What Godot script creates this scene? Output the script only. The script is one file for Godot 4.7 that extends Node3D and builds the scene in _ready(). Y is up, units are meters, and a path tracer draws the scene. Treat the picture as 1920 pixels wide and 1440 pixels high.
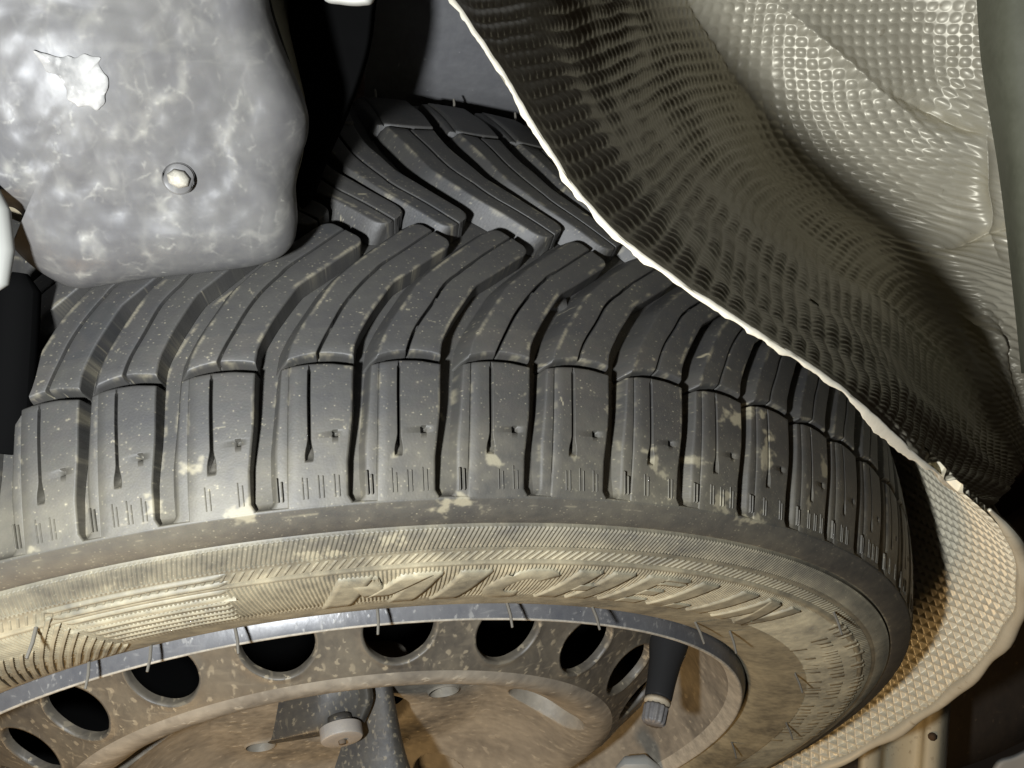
extends Node3D
# Spare wheel hung flat under a car, seen from below by torch light. Wheel axis = y, tread centre plane = y 0.

const F := 1731.2
var cam_pos := Vector3(0.0, -0.2286, 0.5205)
var cam_basis := Basis(Vector3(0.97868, -0.16983, 0.11549), Vector3(0.06474, 0.78878, 0.61126), Vector3(-0.19491, -0.59075, 0.78296))
var rng := RandomNumberGenerator.new()
var used := {}

class Acc:
	var v := PackedVector3Array()
	var n := PackedVector3Array()
	var uv := PackedVector2Array()
	var c := PackedColorArray()
	var ix := PackedInt32Array()
	func grid(P: PackedVector3Array, U: PackedVector2Array, nc: int, nr: int, flip := false) -> void:
		var b := v.size()
		var N := PackedVector3Array()
		N.resize(nc * nr)
		for j in nr - 1:
			for i in nc - 1:
				var a := j * nc + i
				var p0 := P[a]
				var p1 := P[a + 1]
				var p2 := P[a + nc]
				var p3 := P[a + nc + 1]
				var f := (p3 - p0).cross(p2 - p1)
				if flip:
					f = -f
				N[a] += f
				N[a + 1] += f
				N[a + nc] += f
				N[a + nc + 1] += f
				if flip:
					ix.append_array([b + a, b + a + 1, b + a + nc, b + a + 1, b + a + nc + 1, b + a + nc])
				else:
					ix.append_array([b + a, b + a + nc, b + a + 1, b + a + 1, b + a + nc, b + a + nc + 1])
		for i in nc * nr:
			N[i] = N[i].normalized() if N[i].length_squared() > 1e-24 else Vector3.UP
		v.append_array(P)
		n.append_array(N)
		if U.size() == P.size():
			uv.append_array(U)
		else:
			var z := PackedVector2Array()
			z.resize(P.size())
			uv.append_array(z)

func named(called: String) -> String:
	if not used.has(called):
		used[called] = 0
		return called
	used[called] += 1
	return "%s_%03d" % [called, used[called]]

func commit(called: String, a: Acc, mat: Material, parent: Node = self) -> MeshInstance3D:
	var arr := []
	arr.resize(Mesh.ARRAY_MAX)
	arr[Mesh.ARRAY_VERTEX] = a.v
	arr[Mesh.ARRAY_NORMAL] = a.n
	arr[Mesh.ARRAY_TEX_UV] = a.uv
	arr[Mesh.ARRAY_INDEX] = a.ix
	var m := ArrayMesh.new()
	m.add_surface_from_arrays(Mesh.PRIMITIVE_TRIANGLES, arr)
	var o := MeshInstance3D.new()
	o.name = called if parent != self else named(called)
	o.mesh = m
	o.material_override = mat
	o.cast_shadow = GeometryInstance3D.SHADOW_CASTING_SETTING_ON
	parent.add_child(o, true)
	return o

func tag(o: Node, label: String, category: String, group := "") -> void:
	o.set_meta("label", label)
	o.set_meta("category", category)
	if group:
		o.set_meta("group", group)

func thing(called: String, label: String, category: String) -> Node3D:
	var o := Node3D.new()
	o.name = named(called)
	add_child(o)
	tag(o, label, category)
	return o

# a point at a photo direction and a depth in metres: where a thing stands in the place
func at(x: float, y: float, d: float) -> Vector3:
	return cam_pos + cam_basis * Vector3((x - 960.0) / F * d, (720.0 - y) / F * d, -d)

func cyl(deg: float, r: float, h: float) -> Vector3:
	var t := deg_to_rad(deg)
	return Vector3(r * sin(t), h, r * cos(t))

# ---------------------------------------------------------------- textures
func noise(s: int, f: float, oct := 4, kind := FastNoiseLite.TYPE_SIMPLEX_SMOOTH) -> FastNoiseLite:
	var n := FastNoiseLite.new()
	n.seed = s
	n.frequency = f
	n.noise_type = kind
	n.fractal_octaves = oct
	n.fractal_type = FastNoiseLite.FRACTAL_FBM if oct > 1 else FastNoiseLite.FRACTAL_NONE
	return n

func layer(n: FastNoiseLite, w: int, h: int, seamless := false) -> PackedByteArray:
	var im: Image = n.get_seamless_image(w, h) if seamless else n.get_image(w, h, false, false, true)
	im.convert(Image.FORMAT_L8)
	return im.get_data()

func srgb(v: float) -> int:
	v = clampf(v, 0.0, 1.0)
	return int(255.0 * (12.92 * v if v < 0.0031308 else 1.055 * pow(v, 0.41667) - 0.055))

# a seamless dirty surface: base with dust clouds, pale crusts and specks; linear colours
func dirt_mat(s: int, base: Color, dust: Color, cover: float, specks: float, rough: float, scale: float, metal := 0.0, blot := 0.0, bump := 1.2, veins := 0.0) -> StandardMaterial3D:
	var W := 512
	var a := layer(noise(s, 0.008, 5), W, W, true)
	var b := layer(noise(s + 1, 0.05, 3), W, W, true)
	var cl := noise(s + 2, 0.045, 1, FastNoiseLite.TYPE_CELLULAR)
	cl.cellular_return_type = FastNoiseLite.RETURN_DISTANCE
	var c := layer(cl, W, W, true)
	var e := layer(noise(s + 3, 0.02, 4), W, W, true)
	var vn := noise(s + 4, 0.011, 5)
	vn.fractal_type = FastNoiseLite.FRACTAL_RIDGED
	var vv := layer(vn, W, W, true)
	var vn2 := noise(s + 5, 0.034, 4)
	vn2.fractal_type = FastNoiseLite.FRACTAL_RIDGED
	var v2 := layer(vn2, W, W, true)
	var lut := PackedByteArray()
	for i in 256:
		var k := i / 255.0
		lut.append(srgb(lerpf(base.r, dust.r, k)))
		lut.append(srgb(lerpf(base.g, dust.g, k)))
		lut.append(srgb(lerpf(base.b, dust.b, k)))
	var out := PackedByteArray()
	out.resize(W * W * 3)
	var hi := PackedByteArray()
	hi.resize(W * W)
	for i in W * W:
		var k := cover * (0.35 + 1.3 * a[i] / 255.0) + (b[i] / 255.0 - 0.5) * cover * 0.7
		var sp := 0.0
		if c[i] < 62 and b[i] > 255.0 * (1.0 - specks):
			sp = clampf((62 - c[i]) / 22.0, 0.0, 1.0) * 0.75
		if blot > 0.0:
			sp = maxf(sp, clampf((e[i] / 255.0 * 0.7 + b[i] / 255.0 * 0.3 - (1.0 - blot)) * 9.0, 0.0, 0.8))
		if veins > 0.0:
			var cloud := clampf((e[i] - 70) / 120.0, 0.0, 1.0)
			sp += veins * (clampf((vv[i] - 178) / 60.0, 0.0, 1.0) * cloud * 1.1 + clampf((v2[i] - 186) / 50.0, 0.0, 1.0) * cloud * cloud * 1.1 + clampf((e[i] - 140) / 90.0, 0.0, 1.0) * (b[i] + 40) / 620.0)
		var q := clampi(int(255.0 * clampf(k + sp, 0.0, 1.0)), 0, 255) * 3
		out[i * 3] = lut[q]
		out[i * 3 + 1] = lut[q + 1]
		out[i * 3 + 2] = lut[q + 2]
		hi[i] = clampi(int(b[i] * 0.35 + sp * 90.0 + a[i] * 0.3), 0, 255)
	var m := StandardMaterial3D.new()
	var im := Image.create_from_data(W, W, false, Image.FORMAT_RGB8, out)
	m.albedo_texture = ImageTexture.create_from_image(im)
	var nm := Image.create_from_data(W, W, false, Image.FORMAT_L8, hi)
	nm.convert(Image.FORMAT_RGBA8)
	nm.bump_map_to_normal_map(bump * 2.0)
	m.normal_enabled = true
	m.normal_texture = ImageTexture.create_from_image(nm)
	m.normal_scale = 0.6
	m.roughness = rough
	m.metallic = metal
	m.uv1_triplanar = true
	m.uv1_scale = Vector3.ONE / scale
	return m

func plain(c: Color, rough: float, metal := 0.0) -> StandardMaterial3D:
	var m := StandardMaterial3D.new()
	m.albedo_color = c.linear_to_srgb()
	m.roughness = rough
	m.metallic = metal
	if c.r < 0.03:
		m.metallic_specular = 0.15 if c.r > 0.005 else 0.0
	return m

# ---------------------------------------------------------------- tyre surface of revolution
var prof_q := PackedFloat32Array()
var prof_h := PackedFloat32Array()
var prof_r := PackedFloat32Array()
const Q0 := -0.20
const QS := 0.0005

func crown(d: float) -> float:
	if d < 0.06:
		return 0.3165 - 2.6 * d * d
	return 0.30714 - 0.312 * (d - 0.06) - 3.2 * (d - 0.06) * (d - 0.06)

const SIDE := [Vector2(-0.0945, 0.2926), Vector2(-0.0968, 0.287), Vector2(-0.0975, 0.2818), Vector2(-0.0985, 0.2808), Vector2(-0.1011, 0.272), Vector2(-0.1025, 0.262), Vector2(-0.102, 0.25), Vector2(-0.0995, 0.236), Vector2(-0.0955, 0.223), Vector2(-0.0915, 0.2155), Vector2(-0.087, 0.2105)]

func side_at(a: float) -> Vector2:
	var acc := 0.0
	for i in SIDE.size() - 1:
		var l: float = SIDE[i].distance_to(SIDE[i + 1])
		if a <= acc + l or i == SIDE.size() - 2:
			var t := (a - acc) / l
			var p0: Vector2 = SIDE[maxi(i - 1, 0)]
			var p3: Vector2 = SIDE[mini(i + 2, SIDE.size() - 1)]
			var s: Vector2 = SIDE[i]
			return s.cubic_interpolate(SIDE[i + 1], p0, p3, t) if i > 3 and t <= 1.0 else s.lerp(SIDE[i + 1], t)
		acc += l
	return SIDE[-1]

func profile(q: float) -> Vector2:
	if absf(q) <= 0.0945:
		return Vector2(q, crown(absf(q)))
	var p := side_at(absf(q) - 0.0945)
	return p if q < 0.0 else Vector2(-p.x, p.y)

func tyre(deg: float, q: float, lift := 0.0) -> Vector3:
	var p := profile(q)
	var e := 0.0008
	var d := profile(q - e) - profile(q + e)   # direction of falling q
	var nrm := Vector2(d.y, -d.x).normalized()  # (h, r) outward
	if nrm.y < 0.0 and absf(q) < 0.13:
		nrm = -nrm
	if absf(q) >= 0.13 and (nrm.x > 0.0) == (q < 0.0):
		nrm = -nrm
	return cyl(deg, p.y + nrm.y * lift, p.x + nrm.x * lift)

const U0 := -42.0
const U1 := 100.0
func tuv(deg: float, q: float) -> Vector2:
	return Vector2((deg - U0) / (U1 - U0), (0.11 - q) / 0.30)

func tyre_mat(strokes: Array) -> StandardMaterial3D:
	var W := 2048
	var H := 1024
	var big := layer(noise(11, 0.006, 5), W, H)
	var fine := layer(noise(12, 0.06, 3), W, H)
	var streak_n := noise(13, 0.02, 4)
	var mid := layer(streak_n, W, H)
	var cn := noise(14, 0.16, 1, FastNoiseLite.TYPE_CELLULAR)
	cn.cellular_return_type = FastNoiseLite.RETURN_DISTANCE
	var cell := layer(cn, W, H)
	var gr := layer(noise(15, 0.42, 2), W, H)
	var base := Color(0.0215, 0.022, 0.0235)
	var dust := Color(0.36, 0.32, 0.215)
	var lut := PackedByteArray()
	for i in 256:
		var k := i / 255.0
		lut.append(srgb(lerpf(base.r, dust.r, k)))
		lut.append(srgb(lerpf(base.g, dust.g, k)))
		lut.append(srgb(lerpf(base.b, dust.b, k)))
	# dust by distance across the tyre (row)
	var amt := PackedFloat32Array()
	var spk := PackedFloat32Array()
	for y in H:
		var q := 0.11 - 0.30 * y / H
		var k := 0.05
		var s := 0.40
		if q < -0.045:
			k = 0.07
		if q < -0.065:
			k = lerpf(0.06, 0.22, smoothstep(-0.065, -0.09, q))
		if q < -0.0945:
			k = 0.17
		if q < -0.1055:
			k = 0.46
		if q < -0.108:
			k = lerpf(0.36, 0.80, smoothstep(-0.108, -0.125, q))
			s = 0.2
		if q < -0.176:
			k = 0.6
		amt.append(k)
		spk.append(s)
	# dried mud splashes (degrees, q, half width in degrees, half height in m)
	var mud := [[-7.3, -0.0806, 0.9, 0.003], [-4.8, -0.0945, 1.2, 0.0035], [6.5, -0.0962, 1.5, 0.0045], [26.5, -0.0635, 1.3, 0.005], [29.2, -0.0587, 0.9, 0.0045], [29.3, -0.074, 0.7, 0.012], [27.3, -0.0945, 1.6, 0.003],
		[-1.8, -0.1144, 1.1, 0.005], [-0.2, -0.114, 1.0, 0.0045], [3.3, -0.111, 0.9, 0.004], [-13.0, -0.113, 1.4, 0.005], [8.9, -0.0846, 0.5, 0.002], [3.5, -0.083, 0.5, 0.002], [14.0, -0.083, 0.6, 0.003], [19.5, -0.082, 0.7, 0.004], [22.6, -0.0814, 0.8, 0.004], [25.2, -0.09, 0.8, 0.004], [36.0, -0.07, 0.8, 0.005], [34.0, -0.083, 0.9, 0.004], [-16.0, -0.092, 0.8, 0.003], [42.0, -0.14, 3.0, 0.012], [48.0, -0.125, 2.5, 0.008], [11.0, -0.066, 0.4, 0.002], [-9.5, -0.088, 0.5, 0.002]]
	var md := PackedFloat32Array()
	md.resize(W * H)
	for e in mud:
		var cu := tuv(e[0], e[1])
		var rx: float = e[2] / (U1 - U0) * W
		var ry: float = e[3] / 0.30 * H
		for y in range(maxi(0, int(cu.y * H - ry * 1.6)), mini(H, int(cu.y * H + ry * 1.6))):
			for x in range(maxi(0, int(cu.x * W - rx * 1.6)), mini(W, int(cu.x * W + rx * 1.6))):
				var d := Vector2((x - cu.x * W) / rx, (y - cu.y * H) / ry).length()
				var i := y * W + x
				var k := (0.85 - d) * 0.6 + (mid[i] + fine[i] - 255) / 255.0 * 1.5
				md[i] = maxf(md[i], clampf(k * 1.15, 0.0, 0.55))
	# dust caught along worn edges: [points in degrees and q, half width in texels, strength]
	for st in strokes:
		var pl: Array = st[0]
		for j in pl.size() - 1:
			var p0 := tuv(pl[j].x, pl[j].y) * Vector2(W, H)
			var p1 := tuv(pl[j + 1].x, pl[j + 1].y) * Vector2(W, H)
			var n := int(p0.distance_to(p1)) + 1
			for k in n:
				var p := p0.lerp(p1, float(k) / n)
				var wd: int = st[1]
				for dy in range(-wd, wd + 1):
					for dx in range(-wd, wd + 1):
						var x := int(p.x) + dx
						var y := int(p.y) + dy
						if x < 0 or y < 0 or x >= W or y >= H:
							continue
						var i := y * W + x
						var v: float = st[2] * clampf((mid[i] + fine[i] - 215) / 110.0, 0.0, 1.0) / (1.0 + 0.5 * (dx * dx + dy * dy))
						if v > md[i]:
							md[i] = v
	var out := PackedByteArray()
	out.resize(W * H * 3)
	var hi := PackedByteArray()
	hi.resize(W * H)
	var i := 0
	for y in H:
		var ka := amt[y]
		var ks := spk[y]
		for x in W:
			var k := ka * (0.45 + big[i] * 0.0028 + (mid[i] + fine[i] - 255) * 0.0016)
			if cell[i] < 48 and fine[i] + mid[i] > 510 * (1.0 - ks * 0.75):
				k += (48 - cell[i]) * 0.011 * (big[i] + 60) / 200.0
			if gr[i] > 205:
				k += (gr[i] - 205) * 0.02
			if md[i] > k:
				k = md[i]
			var z := clampi(int(k * 255.0), 0, 235) * 3
			out[i * 3] = lut[z]
			out[i * 3 + 1] = lut[z + 1]
			out[i * 3 + 2] = lut[z + 2]
			hi[i] = clampi(gr[i] / 3 + fine[i] / 4 + int(md[i] * 60.0), 0, 255)
			i += 1
	var m := StandardMaterial3D.new()
	m.albedo_texture = ImageTexture.create_from_image(Image.create_from_data(W, H, false, Image.FORMAT_RGB8, out))
	var nm := Image.create_from_data(W, H, false, Image.FORMAT_L8, hi)
	nm.convert(Image.FORMAT_RGBA8)
	nm.bump_map_to_normal_map(2.5)
	m.normal_enabled = true
	m.normal_texture = ImageTexture.create_from_image(nm)
	m.normal_scale = 0.15
	m.roughness = 0.58
	return m

# rows of (degrees, q, lift) on the tyre -> one smooth patch
func patch(a: Acc, rows: Array, flip := false) -> void:
	var nc: int = rows[0].size()
	var P := PackedVector3Array()
	var U := PackedVector2Array()
	for r in rows:
		for p in r:
			P.append(tyre(p.x, p.y, p.z))
			U.append(tuv(p.x, p.y))
	a.grid(P, U, nc, rows.size(), flip)

func poly_at(pl: Array, t: float) -> Vector2:
	var x := clampf(t, 0.0, 1.0) * (pl.size() - 1)
	var i := mini(int(x), pl.size() - 2)
	var f := x - i
	var p0: Vector2 = pl[maxi(i - 1, 0)]
	var p3: Vector2 = pl[mini(i + 2, pl.size() - 1)]
	var s: Vector2 = pl[i]
	return s.cubic_interpolate(pl[i + 1], p0, p3, f)

func resample(pl: Array) -> Array:
	# equal steps of length (degrees counted as 5.4 mm)
	var d := [0.0]
	for i in pl.size() - 1:
		var e: Vector2 = (pl[i + 1] - pl[i]) * Vector2(0.0054, 1.0)
		d.append(d[-1] + e.length())
	var out := []
	for k in 13:
		var s: float = d[-1] * k / 12.0
		var i := 0
		while i < pl.size() - 2 and d[i + 1] < s:
			i += 1
		out.append(pl[i].lerp(pl[i + 1], (s - d[i]) / (d[i + 1] - d[i])))
	return out

# an angled arm of the tread from the shoulder joint (t 0) to its rounded tip by the centre line (t 1)
func arm_block(parent: Node, mat: Material, tj: float, sc: float, Lp: Array, Rp: Array, up: bool) -> void:
	var L := resample(Lp)
	var R := resample(Rp)
	var sg := 1.0 if up else -1.0
	var rows := []
	var ts := [[0.0, -0.0012, -0.0062], [0.0, -0.0007, -0.0016], [0.0, -0.0001, -0.0005], [0.008, 0.0, 0.0]]
	for k in range(1, 19):
		ts.append([k / 20.0, 0.0, 0.0])
	for k in [0.93, 0.955, 0.972, 0.985]:
		ts.append([k, 0.0, 0.0])
	ts.append([0.994, 0.0, -0.0001])
	ts.append([1.0, 0.0, -0.0006])
	ts.append([1.0, 0.0009, -0.0065])
	var wob := rng.randf() * 6.0
	for e in ts:
		var t: float = e[0]
		var l := poly_at(L, t)
		var r := poly_at(R, t)
		l.x = tj + l.x * sc
		r.x = tj + r.x * sc
		var across := ((r - l) * Vector2(0.0054, 1.0))
		var w := across.length()
		across = across / w
		var along := Vector2(-across.y, across.x)
		if along.y * sg > 0.0:
			along = -along
		var inset := 0.0
		var td: float = (1.0 - t) * 0.062
		if td < 0.0045:
			inset = 0.0045 - sqrt(maxf(0.0, 0.0045 * 0.0045 - (0.0045 - td) * (0.0045 - td)))
		var dep := -0.0072
		var s0 := 0.47 * w + 0.00022 * sin(t * 19.0 + wob) * (1.0 if t < 0.75 else 0.3)
		if t > 0.55:
			s0 -= 0.0004
		var hw := 0.00042 if t < 0.7 else 0.00028
		var sd := -0.0045 if fmod(t * 5.2 + wob, 1.0) > 0.12 else -0.0012
		var cols := [[inset - 0.0042, dep], [inset - 0.0020, -0.0028], [inset - 0.0003, -0.0005], [inset, -0.00015], [inset + 0.0005, 0.0], [inset * 0.6 + 0.18 * w, 0.0], [0.33 * w, 0.0],
			[s0 - hw - 0.0004, 0.0], [s0 - hw, -0.0003], [s0 - hw * 0.8, sd], [s0 + hw * 0.8, sd], [s0 + hw, -0.0003], [s0 + hw + 0.0004, 0.0],
			[0.64 * w, 0.0], [w - inset * 0.6 - 0.16 * w, 0.0], [w - inset - 0.0006, 0.0], [w - inset - 0.0001, -0.0003], [w - inset + 0.0001, -0.0008], [w - inset + 0.0004, dep]]
		var row := []
		for c in cols:
			var x: float = c[0]
			var aa := x / w * 2.0 - 1.0
			var p: Vector2 = l * Vector2(0.0054, 1.0) + across * x + along * e[1]
			if t < 0.05:
				p.y -= -sg * 0.0016 * aa * aa * (1.0 - t / 0.05)
			var lf: float = minf(c[1], e[2]) if e[2] < 0.0 else c[1]
			row.append(Vector3(p.x / 0.0054, p.y, lf))
		rows.append(row)
	var a := Acc.new()
	patch(a, rows, up)
	commit("tread_block", a, mat, parent)

func lerp_tab(tab: Array, q: float) -> float:
	for i in tab.size() - 1:
		if q >= tab[i + 1].x or i == tab.size() - 2:
			return lerpf(tab[i].y, tab[i + 1].y, clampf((q - tab[i].x) / (tab[i + 1].x - tab[i].x), 0.0, 1.0))
	return 0.0

func shoulder_block(parent: Node, mat: Material, tj: float, sc: float, up: bool) -> void:
	var sg := 1.0 if up else -1.0
	var left := [Vector2(-0.055, -2.0), Vector2(-0.068, -2.3), Vector2(-0.080, -2.65), Vector2(-0.0945, -2.8)]
	var thin := [Vector2(-0.0545, -1.25), Vector2(-0.07, -1.5), Vector2(-0.089, -1.8), Vector2(-0.0955, -1.9)]
	var right := [Vector2(-0.052, 2.2), Vector2(-0.062, 2.05), Vector2(-0.072, 1.9), Vector2(-0.084, 1.5), Vector2(-0.0945, 1.4)]
	var slit := [Vector2(-0.055, -0.15), Vector2(-0.065, -0.30), Vector2(-0.077, -0.42), Vector2(-0.086, -0.55)]
	var qs := []
	for e in [[-0.0555, -0.0055], [-0.0560, -0.0011], [-0.0563, -0.0002]]:
		qs.append(e)
	for q in [-0.0568, -0.0577, -0.0582, -0.0586, -0.062, -0.066, -0.070, -0.0735, -0.0752, -0.0755, -0.0758, -0.0761, -0.0772, -0.0775, -0.0790, -0.0803, -0.0815, -0.0825, -0.0831, -0.0836, -0.0842, -0.087, -0.0905, -0.0925, -0.0934, -0.0941, -0.0945]:
		qs.append([q, 0.0])
	var jit := rng.randf_range(-0.06, 0.06)
	var end_q := -0.0829 + rng.randf_range(-0.0004, 0.0004)
	var rows := []
	for e in qs:
		var q: float = e[0]
		var close := smoothstep(-0.0922, -0.0945, q) * 0.25 if not up else 0.0
		var xl: float = lerp_tab(left, q) - close
		var xt: float = lerp_tab(thin, q)
		var xr: float = lerp_tab(right, q) + close
		var xs: float = lerp_tab(slit, q) + jit
		var hw := 0.075
		var dp := -0.0045
		if q < -0.0775:
			hw = lerpf(0.075, 0.21, smoothstep(-0.0775, -0.0815, q))
			dp = lerpf(-0.0045, -0.0018, smoothstep(-0.0785, -0.0825, q))
		if q > -0.0577 or q < end_q or up:
			dp = 0.0
		if q > -0.0582:
			hw = 0.03
		var pit := -0.0022 if q < -0.0757 and q > -0.0773 and not up else 0.0
		var dep := lerpf(-0.0072, -0.0042, clampf((-q - 0.056) / 0.03, 0.0, 1.0))
		var tl := -0.0007 if q > -0.09 else -0.0004
		var xd := 0.95 + jit
		var cols := [[xl, dep], [xl + 0.26, -0.0016], [xl + 0.34, -0.0010], [(xl + xt) * 0.5, -0.0008], [xt - 0.05, -0.0006], [xt - 0.02, tl * 1.6], [xt + 0.03, tl * 1.6], [xt + 0.06, 0.0], [(xt + xs) * 0.5, 0.0],
			[xs - hw - 0.06, 0.0], [xs - hw, -0.0002 if dp < 0.0 else 0.0], [xs - hw * 0.8, dp], [xs + hw * 0.8, dp], [xs + hw, -0.0002 if dp < 0.0 else 0.0], [xs + hw + 0.06, 0.0],
			[xd - 0.20, 0.0], [xd - 0.13, pit], [xd + 0.13, pit], [xd + 0.18, 0.0], [xr - 0.16, 0.0], [xr - 0.06, -0.0001], [xr, -0.0006], [xr + 0.06, dep]]
		var row := []
		for c in cols:
			var x: float = c[0]
			var aa := clampf((x - xl) / (xr - xl) * 2.0 - 1.0, -1.0, 1.0)
			var qq := q
			if q > -0.060:
				qq -= 0.0016 * aa * aa * (q + 0.060) / 0.0045
			var lf: float = minf(c[1], e[1]) if e[1] < 0.0 else c[1]
			row.append(Vector3(tj + x * sc, qq if not up else -qq, lf))
		rows.append(row)
	var a := Acc.new()
	patch(a, rows, up)
	if not up:
		for g in [-2.3, -0.95, -0.1, 0.75]:
			if rng.randf() < 0.2:
				continue
			for k in 2:
				var x: float = tj + (g + k * 0.24 + jit) * sc
				var qa: float = -0.0862 - 0.0006 * k - rng.randf() * 0.001
				var tick := []
				for e in [[qa, -0.0002], [qa - 0.0003, 0.0003], [-0.0925, 0.0003], [-0.0928, -0.0002]]:
					tick.append([Vector3(x - 0.05, e[0], -0.0004), Vector3(x - 0.03, e[0], e[1]), Vector3(x + 0.03, e[0], e[1]), Vector3(x + 0.05, e[0], -0.0004)])
				patch(a, tick)
	commit("shoulder_block", a, mat, parent)

func build_tyre(root: Node3D, mat: Material) -> MeshInstance3D:
	# carcass: groove floor across the tread, smooth rib under the shoulder, far sidewall
	var qs := [[0.180, 0.0], [0.165, 0.0], [0.15, 0.0], [0.138, 0.0], [0.125, 0.0], [0.115, 0.0], [0.107, 0.0], [0.1, 0.0], [0.0965, -0.0008], [0.0945, -0.0038], [0.085, -0.0045], [0.07, -0.006], [0.055, -0.0072], [0.04, -0.0075], [0.025, -0.0075], [0.01, -0.0075], [-0.005, -0.0075], [-0.02, -0.0075], [-0.035, -0.0075], [-0.05, -0.0073], [-0.06, -0.0068], [-0.07, -0.006], [-0.08, -0.005], [-0.088, -0.0042], [-0.0925, -0.0034], [-0.0937, -0.0025], [-0.0943, -0.0008], [-0.09455, -0.0001], [-0.0955, 0.0], [-0.098, 0.0], [-0.1006, 0.0], [-0.1035, 0.0], [-0.1052, -0.0001], [-0.1058, -0.0005], [-0.1060, -0.0016]]
	var degs := []
	var d := -60.0
	while d < 300.0:
		degs.append(d)
		d += 0.5 if d < 105.0 else 3.0
	degs.append(300.0)
	var a := Acc.new()
	var rows := []
	for e in qs:
		var row := []
		for g in degs:
			row.append(Vector3(g, e[0], e[1]))
		rows.append(row)
	patch(a, rows)
	var t := commit("tyre", a, mat, root)
	# ribbed lower sidewall
	var sq := [[-0.1059, -0.0014, 0.0], [-0.1063, -0.0012, 0.0], [-0.1068, -0.0009, 0.0], [-0.1072, -0.0008, 1.0], [-0.111, -0.0005, 1.0], [-0.1150, -0.0004, 1.0], [-0.1155, -0.0004, 0.0], [-0.1163, -0.0002, 0.0], [-0.1165, -0.0006, 0.0], [-0.1225, -0.0006, 0.0], [-0.1228, -0.0001, 0.0], [-0.1240, -0.0001, 0.0], [-0.1246, -0.0007, 0.0], [-0.1252, -0.0006, 1.0], [-0.129, -0.0004, 1.0], [-0.134, -0.0004, 1.0], [-0.139, -0.0004, 1.0], [-0.144, -0.0003, 1.0], [-0.149, -0.0003, 1.0], [-0.1495, -0.0003, 0.0], [-0.153, 0.0, 0.0], [-0.1535, -0.0004, 0.0], [-0.158, -0.0003, 0.0], [-0.163, 0.0, 0.0], [-0.168, 0.0002, 0.0], [-0.172, 0.0004, 0.0], [-0.1755, 0.0003, 0.0], [-0.1785, -0.0003, 0.0], [-0.1815, -0.0015, 0.0]]
	var cols := []
	var step := 0.29
	var g := -52.0
	while g < 104.0:
		for k in [[0.0, 0.0], [0.18, 1.0], [0.5, 1.0], [0.68, 0.0]]:
			cols.append([g + k[0] * step, k[1]])
		g += step
	while g < 308.0:
		cols.append([g, 0.0])
		g += 3.0
	cols.append([308.0, 0.0])
	var P := PackedVector3Array()
	var U := PackedVector2Array()
	for e in sq:
		var sl: float = (e[0] + 0.1072) * 55.0 if e[0] > -0.1160 else (0.0 if e[0] > -0.124 else (e[0] + 0.1252) * -20.0)
		if e[2] == 0.0:
			sl = 0.0
		for c in cols:
			var x: float = c[0] + (sl if c[0] < 104.0 and c[0] > -51.0 else 0.0)
			var l: float = e[1] + e[2] * c[1] * 0.00042
			P.append(tyre(x, e[0], l))
			U.append(tuv(x, e[0]))
	var sa := Acc.new()
	sa.grid(P, U, cols.size(), sq.size())
	# the band of short slanted strokes
	g = -45.0
	while g < 95.0:
		var rws := []
		for f in [0.0, 0.12, 0.88, 1.0]:
			var q := lerpf(-0.1171, -0.1221, f)
			var x: float = g - f * 0.62
			var l := -0.0003 if f > 0.0 and f < 1.0 else -0.0008
			rws.append([Vector3(x - 0.11, q, -0.0008), Vector3(x - 0.06, q, l), Vector3(x + 0.10, q, l), Vector3(x + 0.16, q, -0.0008)])
		patch(sa, rws)
		g += 0.56
	commit("sidewall", sa, mat, t)
	return t

# a raised quad on the sidewall: four corners (degrees, q), round the outline
func raised(a: Acc, c0: Vector2, c1: Vector2, c2: Vector2, c3: Vector2, top: float, soft := 0.00035, n := 7) -> void:
	var rows := []
	var cs := [-1.0]
	for k in n:
		cs.append(float(k) / (n - 1))
	cs.append(2.0)
	for j in cs:
		var row := []
		for i in cs:
			var u := clampf(i, 0.0, 1.0)
			var w := clampf(j, 0.0, 1.0)
			var p := c0.lerp(c1, u).lerp(c3.lerp(c2, u), w)
			var l := top
			if i < 0.0 or i > 1.0 or j < 0.0 or j > 1.0:
				l = -0.0009
				p.x += (soft / 0.0046) * ((-1.0 if i < 0.0 else (1.0 if i > 1.0 else 0.0)))
				p.y += soft * ((1.0 if j < 0.0 else (-1.0 if j > 1.0 else 0.0)))
			row.append(Vector3(p.x, p.y, l))
		rows.append(row)
	patch(a, rows)

func letter_quad(a: Acc, x0: float, x1: float, y0: float, x2: float, x3: float, y1: float, k: int) -> void:
	# x0..x1 along the top edge at height y0, x3..x2 along the bottom at y1 (0 top .. 1 bottom), slanted like the print
	var q0 := lerpf(-0.1272, -0.1505, y0)
	var q1 := lerpf(-0.1272, -0.1505, y1)
	raised(a, Vector2(x0 - 1.35 * y0, q0), Vector2(x1 - 1.35 * y0, q0), Vector2(x3 - 1.35 * y1, q1), Vector2(x2 - 1.35 * y1, q1), 0.0006 + 0.00003 * k)

func letter_c(a: Acc, cx: float) -> void:
	var rows := []
	for e in 25:
		var g := lerpf(0.55, 5.35, e / 24.0)
		var row := []
		for f in [[1.03, -0.0009], [1.0, 0.0006], [0.52, 0.0006], [0.48, -0.0009]]:
			var kx: float = 1.0 - (1.0 - f[0]) * 1.15
			var y: float = clampf(0.5 - 0.5 * sin(g) * f[0] * 1.05, -0.02, 1.02)
			row.append(Vector3(cx + 2.6 * cos(g) * kx - 1.35 * y, lerpf(-0.1272, -0.1505, y), f[1] if e > 0 and e < 24 else -0.0009))
		rows.append(row)
	patch(a, rows)

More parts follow.
